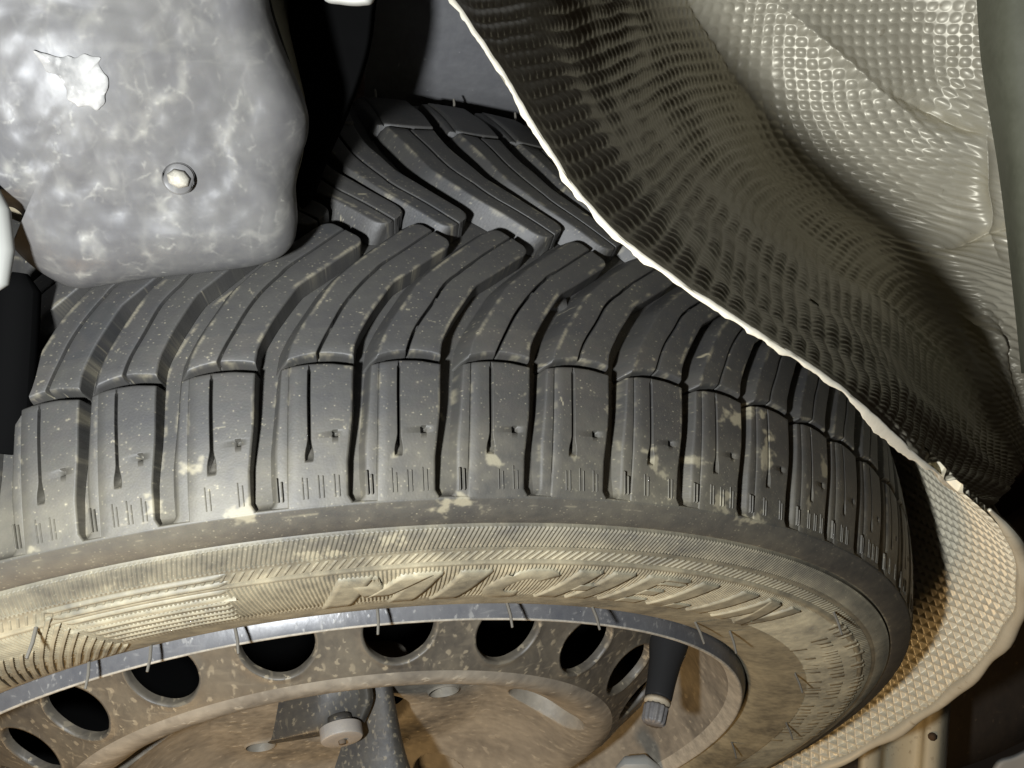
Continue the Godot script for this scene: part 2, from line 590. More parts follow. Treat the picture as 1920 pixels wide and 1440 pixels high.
func sidewall_print(t: Node3D, mat: Material) -> void:
	# each letter: strokes as [x0, x1, y0, x2, x3, y1]
	var letters := [
		["M", [[0.0, 2.2, 0.0, 0.0, 2.2, 1.0], [5.0, 7.0, 0.0, 5.0, 7.0, 1.0], [0.6, 2.6, 0.02, 2.6, 4.3, 0.62], [4.2, 6.4, 0.02, 2.8, 4.4, 0.64]], -0.2],
		["I", [[0.0, 2.2, 0.0, 0.0, 2.2, 1.0]], 8.1],
		["C", [[1.6, 5.0, 0.0, 0.6, 5.2, 0.24], [0.2, 2.4, 0.16, 0.0, 2.1, 0.82], [0.5, 4.9, 0.76, 1.5, 4.6, 1.0], [3.0, 5.2, 0.2, 3.2, 5.2, 0.36]], 11.4],
		["H", [[0.0, 2.0, 0.0, 0.0, 2.0, 1.0], [2.9, 4.9, 0.0, 2.9, 4.9, 1.0], [1.7, 3.2, 0.4, 1.7, 3.2, 0.62]], 17.0],
		["E", [[0.0, 1.9, 0.0, 0.0, 1.9, 1.0], [1.7, 4.1, 0.0, 1.7, 4.1, 0.21], [1.7, 3.6, 0.4, 1.7, 3.6, 0.6], [1.7, 4.1, 0.79, 1.7, 4.1, 1.0]], 23.2],
		["L", [[0.0, 2.0, 0.0, 0.0, 2.0, 1.0], [1.8, 4.0, 0.78, 1.8, 4.0, 1.0]], 28.6],
		["I", [[0.0, 2.1, 0.0, 0.0, 2.1, 1.0]], 33.7],
		["N", [[0.0, 1.8, 0.0, 0.0, 1.8, 1.0], [3.8, 5.4, 0.0, 3.8, 5.4, 1.0], [0.3, 2.2, 0.03, 3.4, 5.1, 0.97]], 37.4]]
	for l in letters:
		var a := Acc.new()
		var k := 0
		if l[0] == "C":
			letter_c(a, l[2] + 2.6)
		for s in (l[1] if l[0] != "C" else []):
			letter_quad(a, l[2] + s[0], l[2] + s[1], s[2], l[2] + s[3], l[2] + s[4], s[5], k)
			k += 1
		commit("raised_letter", a, mat, t)
	# worn small raised marks further round, too scuffed to read
	var wa := Acc.new()
	for row in 3:
		var x := 50.0 + row * 2.0
		while x < 92.0:
			var w := rng.randf_range(0.35, 0.9)
			var q := -0.1215 - 0.0105 * row + rng.randf_range(-0.0006, 0.0006)
			raised(wa, Vector2(x, q), Vector2(x + w, q), Vector2(x + w - 0.2, q - rng.randf_range(0.004, 0.0075)), Vector2(x - 0.1, q - 0.0065), 0.00012, 0.0005, 3)
			x += w + rng.randf_range(0.4, 1.0) + (rng.randf_range(1.0, 3.0) if rng.randf() < 0.25 else 0.0)
	commit("worn_marks", wa, mat, t)
	# panel of long parallel ridges with a stepped slanted end
	for i in 9:
		var a := Acc.new()
		var q := -0.1168 - 0.0037 * i
		var x0 := -18.4 + 0.18 * i
		var x1 := -6.7 - 0.05 * i
		var n := 14
		var rows := []
		for e in [[0.0, -0.0006], [0.0004, 0.0004], [0.0015, 0.0004], [0.002, -0.0006]]:
			var row := []
			for k in n:
				var f := float(k) / (n - 1)
				var lf: float = e[1] if k > 0 and k < n - 1 else -0.0009
				row.append(Vector3(lerpf(x0, x1, f), q - e[0], lf))
			rows.append(row)
		patch(a, rows)
		commit("ridge", a, mat, t)
	# broad slanted bars left of the panel
	for i in range(-5, 10):
		var a := Acc.new()
		var th := -18.4 + 0.13 * i
		var qa := -0.1210 - 0.0037 * i
		var qs := qa if i >= 0 else -0.1370
		var xs := th + (qs - qa) * 180.0
		var xe := th + (-0.1655 - qa) * 180.0
		raised(a, Vector2(xs, qs), Vector2(xs + 0.42, qs + 0.0002), Vector2(xe + 0.42, -0.1655), Vector2(xe, -0.1655), 0.00035, 0.0003, 5)
		commit("bar", a, mat, t)

func hair(parent: Node, mat: Material, base: Vector3, tip: Vector3, r: float) -> void:
	tube("vent_hair", parent, mat, [base, base.lerp(tip, 0.5) + Vector3(0.0003, 0, 0), tip], [r, r * 0.95, r * 0.8], 6)

# a tube through points with radii, capped
func tube(called: String, parent: Node, mat: Material, pts: Array, rad: Array, n := 12, cap := true, flat := 1.0) -> MeshInstance3D:
	var a := Acc.new()
	tube_into(a, pts, rad, n, cap, flat)
	return commit(called, a, mat, parent)

func tube_into(a: Acc, pts: Array, rad: Array, n := 12, cap := true, flat := 1.0) -> void:
	var P := PackedVector3Array()
	var last: Vector3 = Vector3.ZERO
	var pp := pts.duplicate()
	var rr := rad.duplicate()
	if cap:
		pp.push_front(pts[0])
		rr.push_front(0.00001)
		pp.append(pts[-1])
		rr.append(0.00001)
	for i in pp.size():
		var d: Vector3 = pp[mini(i + 1, pp.size() - 1)] - pp[maxi(i - 1, 0)]
		d = d.normalized()
		if last == Vector3.ZERO:
			last = d.cross(Vector3(0.31, 0.82, 0.4)).normalized()
		var s := (last - d * last.dot(d)).normalized()
		last = s
		var b := d.cross(s)
		for k in n + 1:
			var t := TAU * k / n
			P.append(pp[i] + (s * cos(t) + b * sin(t) * flat) * rr[i])
	a.grid(P, PackedVector2Array(), n + 1, pp.size(), false)

# ring surface of revolution about the wheel axis, profile of (h, r)
func lathe(a: Acc, prof: Array, n := 160, from := 0.0, to := 360.0, flip := false) -> void:
	var P := PackedVector3Array()
	for p in prof:
		for k in n + 1:
			P.append(cyl(lerpf(from, to, float(k) / n), p.y, p.x))
	a.grid(P, PackedVector2Array(), n + 1, prof.size(), flip)

func along(prof: Array, s: float) -> Vector2:
	var acc := 0.0
	for i in prof.size() - 1:
		var l: float = prof[i].distance_to(prof[i + 1])
		if s <= acc + l or i == prof.size() - 2:
			var p0: Vector2 = prof[maxi(i - 1, 0)]
			var p3: Vector2 = prof[mini(i + 2, prof.size() - 1)]
			var s0: Vector2 = prof[i]
			return s0.cubic_interpolate(prof[i + 1], p0, p3, clampf((s - acc) / l, 0.0, 1.0))
		acc += l
	return prof[-1]

# a ring of n cells along a profile, each cut by a round hole with a rolled edge
func hole_ring(a: Acc, prof: Array, s0: float, s1: float, sc: float, n: int, th0: float, hr: float, thick: float, lip: float) -> void:
	var M := 48
	var mid := along(prof, sc)
	var half := 180.0 / n
	var cw := deg_to_rad(half) * mid.y
	var corner := [atan2(s0 - sc, cw), atan2(s1 - sc, cw), atan2(s1 - sc, -cw), atan2(s0 - sc, -cw) + TAU, atan2(s0 - sc, cw) + TAU]
	var angs := []
	for k in M + 1:
		var i := mini(k / 12, 3)
		angs.append(lerpf(corner[i], corner[i + 1], (k - i * 12) / 12.0))
	for c in n:
		var tc := th0 + c * 360.0 / n
		var P := PackedVector3Array()
		var rings := [[1.0, thick, 0.0], [1.0, thick * 0.25, 0.0], [1.03, -lip, 0.0], [1.10, -lip, 0.0], [1.2, 0.0, 0.0], [0.0, 0.0, 0.35], [0.0, 0.0, 0.7], [0.0, 0.0, 1.0]]
		for rg in rings:
			for k in M + 1:
				var t: float = angs[k]
				var dx := cos(t)
				var dy := sin(t)
				var e: float = hr * (rg[0] if rg[0] > 0.0 else 1.2)
				var x: float = e * dx / mid.y
				var s: float = sc + e * dy
				if rg[2] > 0.0:
					# the cell's border in this direction
					var bx := deg_to_rad(half)
					var by0 := sc - s0
					var by1 := s1 - sc
					var gx := dx * (hr / mid.y)
					var gy := dy * hr
					var kx := 1e9 if absf(gx) < 1e-7 else bx / absf(gx)
					var ky := 1e9 if absf(gy) < 1e-7 else (by1 if gy > 0.0 else by0) / absf(gy)
					var kk := minf(kx, ky)
					x = lerpf(x, gx * kk, rg[2])
					s = lerpf(s, sc + gy * kk, rg[2])
				var p := along(prof, s)
				var pn := along(prof, s + 0.001) - along(prof, s - 0.001)
				var nr := Vector2(pn.y, -pn.x).normalized()
				if nr.x < 0.0:
					nr = -nr     # towards the car
				var pp: Vector2 = p + nr * rg[1]
				P.append(cyl(tc + rad_to_deg(x), pp.y, pp.x))
		a.grid(P, PackedVector2Array(), M + 1, rings.size(), false)

func build_wheel() -> void:
	var root := thing("spare_wheel", "dusty spare wheel, winter tread tyre on black steel rim, slung flat under the car", "wheel")
	var low := [-30.0, -25.0, -20.0, -14.9, -10.8, -5.9, -0.7, 4.1, 9.3, 14.4, 19.8, 25.0, 29.9, 34.8, 39.4]
	while low[-1] < 96.0:
		low.append(low[-1] + rng.randf_range(4.6, 5.3))
	var upp := [-28.0, -23.0, -18.0, -13.0, -8.0, -3.0, 0.9, 6.2, 11.2, 15.8]
	while upp[-1] < 96.0:
		upp.append(upp[-1] + rng.randf_range(4.6, 5.3))
	var LL := [Vector2(-1.35, -0.0530), Vector2(-1.1, -0.050), Vector2(-0.41, -0.0434), Vector2(1.36, -0.0292), Vector2(2.87, -0.0214), Vector2(6.4, -0.0047)]
	var LR := [Vector2(2.15, -0.0530), Vector2(2.25, -0.0507), Vector2(3.1, -0.0423), Vector2(4.6, -0.0305), Vector2(6.1, -0.0243), Vector2(8.5, -0.0137)]
	var UL := [Vector2(-1.1, 0.0530), Vector2(-0.75, 0.0478), Vector2(0.9, 0.0240), Vector2(3.3, 0.0095), Vector2(5.2, 0.0015), Vector2(7.3, -0.0080)]
	var UR := [Vector2(2.1, 0.0530), Vector2(2.2, 0.0500), Vector2(2.7, 0.039), Vector2(4.5, 0.0214), Vector2(6.9, 0.0092), Vector2(9.0, 0.0000)]
	var strokes := []
	for g in low:
		var e := [[LL, 1, 0.30], [LR, 1, 0.34]]
		for x in e:
			var pl := []
			for p in resample(x[0]):
				pl.append(Vector2(g + p.x + (0.1 if x[2] < 0.32 else -0.1), p.y))
			strokes.append([pl, x[1], x[2]])
		strokes.append([[Vector2(g - 1.3, -0.0545), Vector2(g + 0.1, -0.053), Vector2(g + 2.1, -0.0545)], 1, 0.40])
		strokes.append([[Vector2(g - 1.25, -0.056), Vector2(g - 1.5, -0.07), Vector2(g - 1.8, -0.089), Vector2(g - 1.95, -0.104)], 1, 0.22])
		strokes.append([[Vector2(g + 2.05, -0.057), Vector2(g + 1.85, -0.072), Vector2(g + 1.45, -0.084), Vector2(g + 1.35, -0.0935)], 1, 0.30])
		strokes.append([[Vector2(g - 2.1, -0.058), Vector2(g - 2.5, -0.075), Vector2(g - 2.7, -0.0935)], 2, 0.34])
		strokes.append([[Vector2(g - 0.6, -0.0826), Vector2(g - 0.4, -0.0832)], 2, 0.62])
		strokes.append([[Vector2(g + 1.5, -0.0940), Vector2(g + 2.3, -0.0946)], 1, 0.45])
		for k in 3:
			strokes.append([[Vector2(g - 1.6 + k * 1.1, -0.0925 + 0.0008 * sin(g + k)), Vector2(g - 1.3 + k * 1.1, -0.0928)], 1, 0.45])
		strokes.append([[Vector2(g - 2.5, -0.0975 - 0.0006 * sin(g)), Vector2(g + 2.5, -0.0978)], 1, 0.34])
		strokes.append([[Vector2(g - 2.5, -0.1057), Vector2(g + 2.5, -0.1057)], 1, 0.5])
	for g in upp:
		for x in [UL, UR]:
			var pl := []
			for p in resample(x):
				pl.append(Vector2(g + p.x, p.y))
			strokes.append([pl, 1, 0.26])
		strokes.append([[Vector2(g - 1.2, 0.0545), Vector2(g + 0.1, 0.053), Vector2(g + 2.1, 0.0545)], 1, 0.5])
	# thin scratches here and there
	for k in 150:
		var p := Vector2(rng.randf_range(-20.0, 45.0), rng.randf_range(-0.104, 0.04))
		var d := Vector2.from_angle(rng.randf() * TAU) * rng.randf_range(0.15, 0.5)
		strokes.append([[p, p + Vector2(d.x, d.y * 0.006), p + Vector2(d.x * 1.6, d.y * 0.003)], 0 if k % 3 else 1, rng.randf_range(0.3, 0.7)])
	var rub := tyre_mat(strokes)
	var t := build_tyre(root, rub)
	for i in range(1, low.size()):
		var pitch: float = (low[mini(i + 1, low.size() - 1)] - low[i - 1]) * (0.5 if i < low.size() - 1 else 1.0)
		var sc := clampf(pitch / 5.0, 0.9, 1.06)
		arm_block(t, rub, low[i], sc, LL, LR, false)
		shoulder_block(t, rub, low[i], sc, false)
	for i in range(1, upp.size()):
		var pitch: float = (upp[mini(i + 1, upp.size() - 1)] - upp[i - 1]) * (0.5 if i < upp.size() - 1 else 1.0)
		var sc := clampf(pitch / 5.0, 0.92, 1.06)
		arm_block(t, rub, upp[i], sc, UL, UR, true)
		shoulder_block(t, rub, upp[i], sc, true)
	sidewall_print(t, rub)
	var hm := plain(Color(0.12, 0.11, 0.09), 0.6)
	for e in [[-19.3, -0.123], [-22.5, -0.168], [-16.7, -0.168], [-9.3, -0.168], [2.98, -0.168], [15.1, -0.168], [24.5, -0.168], [38.0, -0.163], [43.6, -0.160], [46.8, -0.120], [63.8, -0.154], [84.8, -0.151], [95.7, -0.168]]:
		var b := tyre(e[0], e[1])
		hair(t, hm, b, b + Vector3(rng.randf_range(-0.0012, 0.0012), -0.0095, rng.randf_range(-0.001, 0.001)), 0.0006)
	for e in [[5.2, 0.0965], [11.7, 0.0965], [17.2, 0.0965]]:
		var b := tyre(e[0], e[1])
		hair(t, hm, b, tyre(e[0], e[1], 0.006) + Vector3(0, -0.0015, 0), 0.0006)
	for e in [[11.6, -0.047], [14.4, -0.030]]:
		var a := Acc.new()
		var rows := []
		for f in [[-0.0022, -0.008], [-0.002, -0.0052], [0.002, -0.0052], [0.0022, -0.008]]:
			rows.append([Vector3(e[0] - 0.5, e[1] - f[0], f[1]), Vector3(e[0] - 0.4, e[1] - f[0], f[1]), Vector3(e[0] + 0.4, e[1] - f[0], f[1]), Vector3(e[0] + 0.5, e[1] - f[0], f[1])])
		patch(a, rows)
		commit("wear_bar", a, rub, t)
	build_rim(root)

func build_rim(root: Node3D) -> void:
	var steel := dirt_mat(31, Color(0.022, 0.022, 0.024), Color(0.34, 0.29, 0.20), 0.24, 0.42, 0.5, 0.13, 0.0, 0.15, 1.2, 0.12)
	var tan_steel := dirt_mat(35, Color(0.03, 0.03, 0.03), Color(0.35, 0.315, 0.25), 0.60, 0.35, 0.6, 0.18, 0.0, 0.18)
	var flange_m := dirt_mat(39, Color(0.05, 0.052, 0.060), Color(0.36, 0.35, 0.32), 0.16, 0.3, 0.38, 0.10, 0.0, 0.22)
	var barrel := [Vector2(-0.060, 0.1935), Vector2(-0.052, 0.190), Vector2(-0.046, 0.184), Vector2(-0.030, 0.178), Vector2(0.0, 0.178), Vector2(0.05, 0.185), Vector2(0.085, 0.2)]
	var a := Acc.new()
	lathe(a, [Vector2(-0.088, 0.2030), Vector2(-0.083, 0.2012), Vector2(-0.076, 0.1985), Vector2(-0.068, 0.1955), Vector2(-0.060, 0.1935), Vector2(-0.052, 0.190), Vector2(-0.046, 0.184)], 200)
	var rim := commit("rim", a, tan_steel, root)
	a = Acc.new()
	lathe(a, barrel.slice(2), 120)
	commit("barrel", a, plain(Color(0.006, 0.006, 0.006), 0.8), rim)  # shade seen through the rim holes is put into this near black colour
	a = Acc.new()
	lathe(a, [Vector2(-0.0855, 0.2118), Vector2(-0.0888, 0.2120), Vector2(-0.0904, 0.2113), Vector2(-0.0922, 0.2103), Vector2(-0.0940, 0.2091), Vector2(-0.0948, 0.2084)], 240)
	commit("flange", a, flange_m, rim)
	a = Acc.new()
	lathe(a, [Vector2(-0.0947, 0.2085), Vector2(-0.0951, 0.2080), Vector2(-0.0951, 0.2073), Vector2(-0.0946, 0.2066), Vector2(-0.0930, 0.2055), Vector2(-0.088, 0.2030)], 240)
	commit("flange_edge", a, dirt_mat(40, Color(0.07, 0.068, 0.062), Color(0.42, 0.39, 0.32), 0.7, 0.3, 0.7, 0.06), rim)
	var prof := [Vector2(-0.046, 0.1845), Vector2(-0.055, 0.1825), Vector2(-0.0625, 0.177), Vector2(-0.0695, 0.168), Vector2(-0.0765, 0.157), Vector2(-0.083, 0.1475), Vector2(-0.0875, 0.1405), Vector2(-0.0896, 0.1345), Vector2(-0.0885, 0.1275), Vector2(-0.083, 0.1185), Vector2(-0.0735, 0.108), Vector2(-0.0655, 0.096), Vector2(-0.0605, 0.084), Vector2(-0.058, 0.074), Vector2(-0.058, 0.056), Vector2(-0.058, 0.040), Vector2(-0.0575, 0.034), Vector2(-0.054, 0.0325), Vector2(-0.048, 0.0322)]
	var ss := [0.0]
	for i in prof.size() - 1:
		ss.append(ss[-1] + prof[i].distance_to(prof[i + 1]))
	var da := Acc.new()
	hole_ring(da, prof, ss[1], ss[6], ss[4] - 0.0005, 20, 8.2, 0.0150, 0.0035, 0.0006)
	var lp := []
	for k in 5:
		lp.append(along(prof, lerpf(ss[0], ss[1], k / 4.0)))
	lathe(da, lp, 160)
	commit("disc", da, steel, rim)
	# inner dish with five deep oval pockets
	var ia := Acc.new()
	var P := PackedVector3Array()
	var n := 720
	for j in 91:
		var s: float = lerpf(ss[6], ss[13], j / 89.0) + (0.003 if j > 89 else 0.0)
		var p := along(prof, s)
		for k in n + 1:
			var g := 360.0 * k / n
			var dg := fposmod(g - 78.0 + 36.0, 72.0) - 36.0
			var e2: float = pow(dg / 9.5, 2.0) + pow((s - ss[7] - 0.032) / 0.0225, 2.0)
			var m := smoothstep(1.0, 0.72, e2)
			P.append(cyl(g, p.y + m * 0.002, p.x + m * 0.010 + (0.0005 if j > 89 else 0.0)))
	ia.grid(P, PackedVector2Array(), n + 1, 91)
	commit("dish", ia, tan_steel, rim)
	var ha := Acc.new()
	hole_ring(ha, prof, ss[13], ss[15], (ss[13] + ss[15]) * 0.5 + 0.0005, 4, 63.0, 0.0072, 0.006, 0.0016)
	lathe(ha, [prof[15], prof[16], prof[17], prof[18]], 64)
	commit("hub_plate", ha, tan_steel, rim)
	# rubber valve with a ribbed cap
	var b0 := cyl(63.0, 0.186, -0.058)
	var b1 := cyl(60.0, 0.1635, -0.108)
	var vp := []
	var vr := []
	for e in [[0.0, 0.0125], [0.12, 0.0118], [0.2, 0.0115], [0.3, 0.0108], [0.42, 0.0092], [0.6, 0.0082], [0.74, 0.0078], [0.765, 0.0072]]:
		vp.append(b0.lerp(b1, e[0]))
		vr.append(e[1] * 0.86)
	var vm := plain(Color(0.02, 0.02, 0.02), 0.45)
	var valve := tube("valve", rim, vm, vp, vr, 24)
	tube("collar", valve, dirt_mat(43, Color(0.2, 0.17, 0.12), Color(0.45, 0.38, 0.27), 0.5, 0.2, 0.6, 0.05), [b0.lerp(b1, 0.765), b0.lerp(b1, 0.80), b0.lerp(b1, 0.82)], [0.0066, 0.0064, 0.005], 18)
	var ca := Acc.new()
	var CP := PackedVector3Array()
	var ax := (b1 - b0).normalized()
	var sx := ax.cross(Vector3.FORWARD).normalized()
	var sy := ax.cross(sx)
	for e in [[0.82, 0.0001], [0.82, 0.0054], [0.84, 0.0057], [0.96, 0.0055], [0.985, 0.0045], [0.99, 0.0001]]:
		for k in 49:
			var th := TAU * k / 48.0
			var rr: float = e[1] * (1.0 + (0.07 if k % 4 < 2 else -0.05))
			CP.append(b0.lerp(b1, e[0]) + (sx * cos(th) + sy * sin(th)) * rr)
	ca.grid(CP, PackedVector2Array(), 49, 6)
	commit("valve_cap", ca, dirt_mat(44, Color(0.06, 0.06, 0.065), Color(0.3, 0.28, 0.25), 0.3, 0.2, 0.5, 0.04), rim)
	# clip-on weight at the far side of the rim edge
	tube("balance_weight", rim, plain(Color(0.36, 0.36, 0.33), 0.5), [at(1160, 1445, 0.585), at(1176, 1436, 0.582), at(1206, 1434, 0.582), at(1232, 1446, 0.585)], [0.003, 0.006, 0.0065, 0.004], 12)

# ---------------------------------------------------------------- _ready
func _ready() -> void:
	rng.seed = 7
	var cam := Camera3D.new()
	cam.name = "camera"
	cam.fov = 45.164
	cam.near = 0.01
	cam.far = 50.0
	cam.transform = Transform3D(cam_basis.orthonormalized(), cam_pos)
	add_child(cam)
	cam.current = true
	var we := WorldEnvironment.new()
	we.name = "environment"
	var env := Environment.new()
	env.background_mode = Environment.BG_COLOR
	env.background_color = Color(0.085, 0.072, 0.06)
	env.background_energy_multiplier = 1.0
	env.tonemap_mode = Environment.TONE_MAPPER_LINEAR
	env.tonemap_exposure = 1.0
	env.sdfgi_enabled = true
	env.ssao_enabled = true
	env.ssil_enabled = true
	we.environment = env
	add_child(we)
	var torch := OmniLight3D.new()
	torch.name = "torch_light"
	torch.position = cam_pos + cam_basis * Vector3(-0.095, -0.036, 0.0)
	torch.light_color = Color(0.97, 0.985, 1.0)
	torch.light_energy = 0.275
	torch.light_size = 0.008
	torch.omni_range = 8.0
	torch.omni_attenuation = 2.0
	torch.shadow_enabled = true
	add_child(torch)
	var lamp := OmniLight3D.new()
	lamp.name = "warm_lamp_light"
	lamp.position = Vector3(-0.30, -0.60, -0.15)
	lamp.light_color = Color(1.0, 0.83, 0.60)
	lamp.light_energy = 0.22
	lamp.light_size = 0.12
	lamp.omni_range = 8.0
	lamp.omni_attenuation = 2.0
	lamp.shadow_enabled = true
	add_child(lamp)
	build_wheel()
	build_surroundings()

# a grid through control rows of (photo x, photo y, depth), both ways smooth
func lattice(rows: Array, u: float, v: float) -> Vector3:
	var x := u * (rows.size() - 1)
	var i := mini(int(x), rows.size() - 2)
	var c := []
	for k in 4:
		var r: Array = rows[clampi(i - 1 + k, 0, rows.size() - 1)]
		var y := v * (r.size() - 1)
		var j := mini(int(y), r.size() - 2)
		var p: Vector3 = r[j]
		c.append(p.cubic_interpolate(r[j + 1], r[maxi(j - 1, 0)], r[mini(j + 2, r.size() - 1)], y - j))
	var q: Vector3 = c[1]
	return q.cubic_interpolate(c[2], c[0], c[3], x - i)

func placed(rows: Array) -> Array:
	var o := []
	for r in rows:
		var n := []
		for p in r:
			n.append(at(p[0], p[1], p[2]))
		o.append(n)
	return o

func sheet(a: Acc, rows: Array, nu: int, nv: int, flip := false) -> void:
	var P := PackedVector3Array()
	for i in nu:
		for j in nv:
			P.append(lattice(rows, float(i) / (nu - 1), float(j) / (nv - 1)))
	a.grid(P, PackedVector2Array(), nv, nu, flip)

# creases: [u0, v0, u1, v1, width, height]
func fold(folds: Array, u: float, v: float) -> float:
	var h := 0.0
	for e in folds:
		var a := Vector2(e[0], e[1])
		var b := Vector2(e[2], e[3])
		var ab := b - a
		var t := clampf((Vector2(u, v) - a).dot(ab) / ab.length_squared(), 0.0, 1.0)
		var d: float = (Vector2(u, v) - a - ab * t).length() / e[4]
		if d < 3.0:
			h += e[5] * exp(-d * 1.6) * sin(PI * clampf(t, 0.06, 0.94))
	return h

# embossed sheet: rounded knobs at a 6 mm pitch on a creased base
func embossed(a: Acc, rows: Array, nu: int, nv: int, pitch_u: float, pitch_v: float, amp: float, crease: float, sd: int, flip := false, folds := [], staggered := false) -> void:
	var base := PackedVector3Array()
	for i in nu:
		for j in nv:
			base.append(lattice(rows, float(i) / (nu - 1), float(j) / (nv - 1)))
	var n1 := noise(sd, 5.0, 3)
	var n3 := noise(sd + 2, 3.0, 2)
	# true lengths along both ways keep the knobs round
	var P := PackedVector3Array()
	P.resize(nu * nv)
	var su := PackedFloat32Array()
	su.resize(nu * nv)
	var sv := PackedFloat32Array()
	sv.resize(nu * nv)
	for i in nu:
		for j in nv:
			var k := i * nv + j
			su[k] = 0.0 if i == 0 else su[k - nv] + base[k].distance_to(base[k - nv])
			sv[k] = 0.0 if j == 0 else sv[k - 1] + base[k].distance_to(base[k - 1])
	for i in nu:
		for j in nv:
			var k := i * nv + j
			var p := base[k]
			var du := base[mini(i + 1, nu - 1) * nv + j] - base[maxi(i - 1, 0) * nv + j]
			var dv := base[i * nv + mini(j + 1, nv - 1)] - base[i * nv + maxi(j - 1, 0)]
			var nr := du.cross(dv).normalized()
			if flip:
				nr = -nr
			var x := su[k]
			var y := sv[k]
			var wx := x + crease * 0.18 * n1.get_noise_2d(x * 6.0, y * 6.0)
			var wy := y + crease * 0.18 * n1.get_noise_2d(x * 6.0 + 40.0, y * 6.0)
			if staggered:
				var t := (wx + wy) * 0.7071
				wy = (wx - wy) * 0.7071
				wx = t
			var row := floorf(wy / pitch_v)
			var cell := Vector2((wx / pitch_u - floorf(wx / pitch_u) - 0.5) * 2.0, (wy / pitch_v - row - 0.5) * 2.0)
			var kn := maxf(0.0, 1.0 - cell.length_squared() * 1.05)
			if staggered:
				kn = smoothstep(0.92, 0.35, maxf(absf(cell.x), absf(cell.y)))
			var flat := clampf(1.0 + 1.0 * n3.get_noise_2d(x * 5.0, y * 5.0), 0.25, 1.0)
			var edge := minf(1.0, minf(j, nv - 1 - j) / 10.0)
			P[k] = p + nr * (amp * kn * flat * smoothstep(0.0, 1.0, minf(j, nv - 1 - j) / 22.0) + crease * edge * (1.0 * n3.get_noise_2d(x * 2.2 + 9.0, y * 2.2)) + edge * fold(folds, float(i) / nu, float(j) / nv))
	a.grid(P, PackedVector2Array(), nv, nu, flip)

# flat-faced piece from an outline in the photo's directions, rounded rim, drawn back to give it thickness
func pressing(a: Acc, outline: Array, cx: float, cy: float, d0: float, tilt: Vector2, roll: float, thick: float, bulge: float, sd: int, n_ring := 36) -> void:
	var M := outline.size() * 6
	var nz := noise(sd, 0.012, 3)
	var P := PackedVector3Array()
	var back := cam_basis * Vector3(0, 0, -1)
	for r in n_ring + 3:
		var f := minf(1.0, float(r) / n_ring)
		f = 1.0 - pow(1.0 - f, 1.5)
		for k in M + 1:
			var x := float(k) / 6.0
			var i := int(x) % outline.size()
			var n := outline.size()
			var p: Vector2 = outline[i]
			var o := p.cubic_interpolate(outline[(i + 1) % n], outline[(i + n - 1) % n], outline[(i + 2) % n], x - int(x))
			var q := Vector2(cx, cy).lerp(o, maxf(f, 0.002))
			var e := clampf((f - (1.0 - roll)) / roll, 0.0, 1.0)
			var dz := d0 + (q.x - cx) * tilt.x + (q.y - cy) * tilt.y + (1.0 - sqrt(1.0 - e * e * 0.98)) * thick * 0.6 - bulge * exp(-(q - Vector2(cx, cy)).length_squared() / 60000.0) + nz.get_noise_2d(q.x, q.y) * 0.0005 * smoothstep(0.05, 0.5, f)
			if r > n_ring:
				dz += thick * 0.4 * (r - n_ring)
			P.append(at(q.x, q.y, dz))
	a.grid(P, PackedVector2Array(), M + 1, n_ring + 3)

